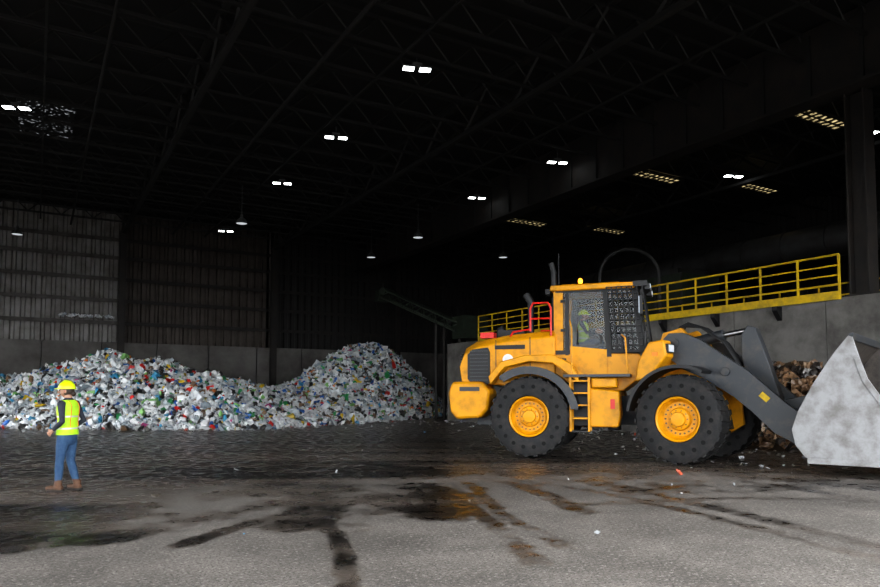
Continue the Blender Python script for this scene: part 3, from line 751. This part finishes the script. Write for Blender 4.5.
g.prism(fp(outer+inner),-bw,bw,M['bucketin']); g.build('bucket_shell',front,bevel=.006)
g=G()
side=bz([(2.25,.78),(2.30,.50),(2.46,.28),(2.75,.17),(4.70,.17),(4.66,.34),(4.2,.75),(3.75,1.25),(3.48,1.7),(3.36,2.1),(3.27,2.44),(3.2,2.47),(2.95,2.15),(2.62,1.62),(2.36,1.12)])
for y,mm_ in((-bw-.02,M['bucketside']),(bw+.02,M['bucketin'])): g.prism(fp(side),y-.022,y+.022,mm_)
g.build('bucket_side_plates',front,bevel=.008)
g=G()
edge=bz([(4.7,.17),(4.66,.34),(4.2,.75),(3.75,1.25),(3.48,1.7),(3.36,2.1)])
edge2=bz([(3.28,2.08),(3.39,1.67),(3.67,1.2),(4.13,.68),(4.58,.27)])
for y in(-bw-.05,bw+.05): g.prism(fp(edge+edge2),y-.015,y+.015,M['bucketside'])
for y in(-bw-.045,bw+.045): g.prism(fp(bz([(2.5,.17),(4.7,.17),(4.7,.27),(2.5,.29)])),y-.012,y+.012,M['bucketside'])
g.prism(fp(bz([(4.7,.15),(5.0,.15),(4.98,.18),(4.7,.23)])),-bw-.06,bw+.06,M['bucketside'])
g.prism(fp(bz([(3.14,2.40),(3.25,2.40),(3.29,2.52),(3.22,2.52)])),-bw,bw,M['grey'])
for y in(-.7,.7): g.prism(fp([(2.2,.45),(2.1,.75),(2.2,.98),(2.5,1.35),(2.6,1.3),(2.35,.6)]),y-.14,y+.14,M['grey'])
g.prism(fp([(2.35,1.25),(2.4,1.6),(2.6,1.65),(2.62,1.4)]),-.35,.35,M['grey'])
g.build('bucket_edges_and_lugs',front,bevel=.006)

# ------------------------------------------------------------------ people
def figure(name,loc,rz,pose,parent=None,hat=True):
    root=empty(name,loc,rz,parent)
    J={k:Vector(v) for k,v in pose.items()}
    g=G(); mm=M['shirt']
    pel=J['pelvis'];ch=J['neck']
    ax=(ch-pel)
    secs=[(-.16,.085,.12),(-.08,.115,.158),(0,.118,.165),(.12,.105,.145),(.22,.10,.138),(.34,.115,.158),(.44,.118,.172),(.50,.10,.165),(.545,.07,.11),(.58,.05,.055),(.66,.047,.05)]
    L0=.56
    out=[]
    for z,rx,ry in secs:
        t=z/L0; p=pel+ax*t; out.append((p.x,p.y,p.z,rx,ry))
    g.loft(out,mm,power=2.2)
    limbs=[]
    for s in 'LR':
        h,k,a,t=J['hip'+s],J['knee'+s],J['ank'+s],J['toe'+s]
        g.tube([h+Vector((0,0,.03)),h.lerp(k,.25),h.lerp(k,.6),k,k.lerp(a,.3),k.lerp(a,.7),a],[.088,.090,.076,.062,.063,.053,.050],mm,n=16)
        g.sphere(k,.060,mm,12,8); g.sphere(h,.088,mm,14,8)
        d=(t-a); d.z=0; d.normalize()
        g.tube([a+Vector((0,0,.06)),a+Vector((0,0,-.02))],[.056,.056],mm,n=14)
        heel=a-d*.05; heel.z=a.z-.045
        g.tube([heel-d*.02,heel+d*.08,heel+d*.17,heel+d*.235],[.040,.046,.043,.030],mm,n=14)
        limbs+=[(h,k,'jeans'),(k,a+Vector((0,0,.09)),'jeans'),(a+Vector((0,0,.03)),heel+d*.2,'boot'),(a+Vector((0,0,.06)),heel,'boot')]
        sh,e,w=J['sh'+s],J['elb'+s],J['wri'+s]
        g.tube([sh,sh.lerp(e,.35),e,e.lerp(w,.3),w],[.056,.050,.040,.041,.028],mm,n=14)
        g.sphere(sh,.060,mm,12,8); g.sphere(e,.041,mm,12,8)
        limbs+=[(sh,e,'shirt'),(e,e.lerp(w,.85),'shirt'),(e.lerp(w,.93),w,'skin')]
    limbs+=[(pel+ax*.15,ch-ax*.14,'shirt'),(ch+ax*.05,ch+ax*.25,'skin'),(pel-ax*.25,pel+ax*.05,'jeans')]
    o=g.build(name+'_tmp',smooth=False)
    r=o.modifiers.new('r','REMESH'); r.mode='VOXEL'; r.voxel_size=.011
    sm=o.modifiers.new('s','SMOOTH'); sm.factor=.5; sm.iterations=6
    dg=bpy.context.evaluated_depsgraph_get(); dg.update()
    me=bpy.data.meshes.new_from_object(o.evaluated_get(dg)); bpy.data.objects.remove(o)
    me.materials.clear(); keys=['jeans','boot','shirt','skin']
    for k in keys: me.materials.append(M[k])
    n=len(me.polygons); C=np.zeros(n*3); me.polygons.foreach_get('center',C); C=C.reshape(-1,3)
    best=np.full(n,9.);mi=np.zeros(n,int)
    for a,b_,k in limbs:
        a=np.array(a);b2=np.array(b_);d=b2-a;t=np.clip(((C-a)@d)/(d@d),0,1);dist=np.linalg.norm(C-a-t[:,None]*d,axis=1)
        if k=='shirt' and np.linalg.norm(d)>.3 and a[2]<pel.z+.2: dist-=.06
        if k=='jeans' and abs(a[2]-pel.z)<.2 and np.linalg.norm(d)<.25: dist-=.07
        u=dist<best; best[u]=dist[u]; mi[u]=keys.index(k)
    me.polygons.foreach_set('material_index',mi.astype(np.int32)); me.polygons.foreach_set('use_smooth',[True]*n)
    body=bpy.data.objects.new('body',me);COL.objects.link(body);body.parent=root
    g=G()
    vs=[(.0,.138,.182),(.12,.128,.165),(.22,.122,.158),(.34,.135,.176),(.44,.137,.180),(.50,.118,.160),(.54,.092,.120),(.555,.075,.09)]
    def vp(z,rx,ry): p=pel+ax*(z/L0); return (p.x,p.y,p.z,rx,ry)
    g.loft([vp(*q) for q in vs],M['vest'],n=32,power=2.2)
    for z,k in((.10,'silver'),(.29,'silver')):
        rx=np.interp(z,[q[0] for q in vs],[q[1] for q in vs])+.004;ry=np.interp(z,[q[0] for q in vs],[q[2] for q in vs])+.004
        g.loft([vp(z-.012,rx,ry),vp(z+.012,rx,ry)],M[k],n=32,power=2.2)
    for sy in(-.09,.09):
        for sx in(-1,1):
            P=[];
            for z in(.13,.22,.34,.44,.50,.54):
                rx=np.interp(z,[q[0] for q in vs],[q[1] for q in vs]); ry=np.interp(z,[q[0] for q in vs],[q[2] for q in vs])
                p=pel+ax*(z/L0); yy=sy*min(1,ry*.75/.09); xx=sx*(rx+.004)*(max(0,1-abs(yy/ry)**2.2))**(1/2.2); P.append((p.x+xx,p.y+yy,p.z))
            g.tube(P,.008,M['orange'],n=6,flat=.35)
    g.build('safety_vest',root)
    g=G()
    for s in 'LR':
        a,t=J['ank'+s],J['toe'+s]; d=(t-a);d.z=0;d.normalize();n_=Vector((-d.y,d.x,0)); z=a.z-.088
        P=[a-d*.09+n_*.03,a-d*.09-n_*.03,a+d*.05-n_*.045,a+d*.15-n_*.045,a+d*.19,a+d*.15+n_*.045,a+d*.05+n_*.045]
        g.prismz([(p.x,p.y) for p in P],z,z+.03,M['sole'])
    g.build('boot_soles',root,bevel=.004)
    hc=J['head']
    g=G()
    def hf(p):
        q=p.copy()
        if q.z<0: q.x*=1-.12*abs(q.z); q.y*=1-.33*abs(q.z)**1.5
        if q.x>.5 and abs(q.y)<.75: q.x*=.95
        return q
    g.sphere((0,0,0),(.098,.078,.118),M['skin'],28,20,hf)
    g.tube([(.088,0,.022),(.108,0,-.012),(.118,0,-.028),(.098,0,-.036)],[.008,.012,.015,.010],M['skin'],n=10)
    for y in(-.03,.03): g.sphere((.086,y,.012),(.011,.014,.009),M['eye'],10,8); g.tube([(.090,y-.016,.034),(.094,y,.038),(.090,y+.016,.034)],.004,M['hair'],n=6)
    g.tube([(.083,-.022,-.062),(.091,0,-.06),(.083,.022,-.062)],[.004,.008,.004],M['lips'],n=8)
    for y in(-1,1):
        g.sphere((-.005,y*.079,-.005),(.020,.009,.032),M['skin'],12,8); g.sphere((-.003,y*.086,-.005),(.010,.004,.02),M['lips'],8,6)
    g.sphere((-.018,0,.012),(.092,.084,.112),M['hair'],22,14,lambda p: Vector((min(p.x,.35),p.y,max(p.z,-.75))))
    g.sphere((-.10,0,-.045),(.035,.04,.045),M['hair'],14,10)
    ho=g.build('head',root,loc=hc,rz=math.radians(pose_yaw.get(name,0)))
    g=G()
    g.sphere((-.005,0,.035),(.126,.108,.125),M['helmet'],28,16,lambda p: Vector((p.x,p.y,max(p.z,0))))
    P=[];
    for k in range(28):
        a=2*math.pi*k/28; c=math.cos(a); ext=.055 if c>0.2 else .018
        P.append((-.005+(.126+ext*max(c,.35))*c,(.108+.014)*math.sin(a)))
    g.prismz(P,.028,.040,M['helmet']); g.tube([(-.11,0,.09),(-.05,0,.148),(.03,0,.158),(.10,0,.105)],[.008,.012,.012,.008],M['helmet'],n=8)
    g.build('hard_hat',root,loc=hc,rz=math.radians(pose_yaw.get(name,0)),bevel=.003)
    for s in 'LR':
        w=J['wri'+s]; e=J['elb'+s]; d=(w-e).normalized(); side=-1 if s=='L' else 1
        inw=Vector((0,side,0)); inw=(inw-d*inw.dot(d)).normalized()
        ac=d.cross(inw)*side
        if ac.z<0 : ac=-ac
        g=G(); g.tube([w-d*.01,w+d*.03,w+d*.075,w+d*.085],[.024,.032,.038,.030],M['skin'],n=14,flat=1)
        o_=[(.030,.062,.0085),(.010,.070,.009),(-.011,.066,.0088),(-.031,.052,.008)]
        for off,ln,rd in o_:
            b0=w+d*.078+ac*off; b1=b0+d*ln*.45+inw*.006; b2=b1+d*ln*.28+inw*.016; b3=b2+d*ln*.14+inw*.020
            g.tube([b0-d*.02,b0,b1,b2,b3],[rd,rd,rd,rd*.95,rd*.75],M['skin'],n=8)
        t0=w+d*.025+ac*.026; t1=t0+ac*.026+d*.022+inw*.006; t2=t1+d*.03+ac*.006+inw*.010
        g.tube([t0,t1,t2],[.013,.011,.008],M['skin'],n=8)
        ob=g.build('hand_'+s,root)
        rm=ob.modifiers.new('r','REMESH');rm.mode='VOXEL';rm.voxel_size=.004;rm.use_smooth_shade=True
    return root
pose_yaw={'worker':18,'loader_operator':-10}
stand=dict(pelvis=(0,0,.86),neck=(.0,0,1.40),head=(.035,0,1.535),
 hipL=(0,.09,.82),kneeL=(.045,.10,.455),ankL=(.06,.10,.09),toeL=(.26,.12,.09),
 hipR=(0,-.09,.82),kneeR=(.0,-.09,.45),ankR=(-.12,-.09,.092),toeR=(.07,-.13,.09),
 shL=(-.01,.175,1.33),elbL=(-.10,.265,1.07),wriL=(.085,.225,.93),
 shR=(-.01,-.175,1.33),elbR=(-.08,-.27,1.07),wriR=(.10,-.21,.93))
figure('worker',(.45,12.10,0),math.radians(142),stand)
sit=dict(pelvis=(0,0,.10),neck=(-.03,0,.62),head=(.0,0,.76),
 hipL=(.02,.09,.07),kneeL=(.42,.12,.10),ankL=(.5,.12,-.25),toeL=(.7,.13,-.25),
 hipR=(.02,-.09,.07),kneeR=(.42,-.12,.10),ankR=(.5,-.12,-.25),toeR=(.7,-.13,-.25),
 shL=(-.03,.175,.55),elbL=(.10,.24,.32),wriL=(.32,.18,.36),
 shR=(-.03,-.175,.55),elbR=(.10,-.24,.32),wriR=(.32,-.18,.36))
c,s_=math.cos(math.radians(-49.6)),math.sin(math.radians(-49.6)); lx=s0+1.12
figure('loader_operator',(12.21+lx*c,12.26+lx*s_,2.66),math.radians(-49.6),sit)

# ------------------------------------------------------------------ light & camera
w=bpy.data.worlds.new('World');S.world=w;w.use_nodes=True
bg=w.node_tree.nodes['Background'];bg.inputs['Color'].default_value=(.93,.965,1,1);bg.inputs['Strength'].default_value=6.7
cam=bpy.data.cameras.new('camera');cam.lens=27.98;cam.sensor_width=36;cam.shift_y=.0724;cam.clip_end=300
co=bpy.data.objects.new('camera',cam);COL.objects.link(co);co.location=(0,0,1.5);co.rotation_euler=(math.radians(93),0,math.radians(-30.6));S.camera=co
S.view_settings.view_transform='Standard'
for lk in ('Medium High Contrast','Standard - Medium High Contrast'):
    try: S.view_settings.look=lk; break
    except Exception as e: print('look',e)
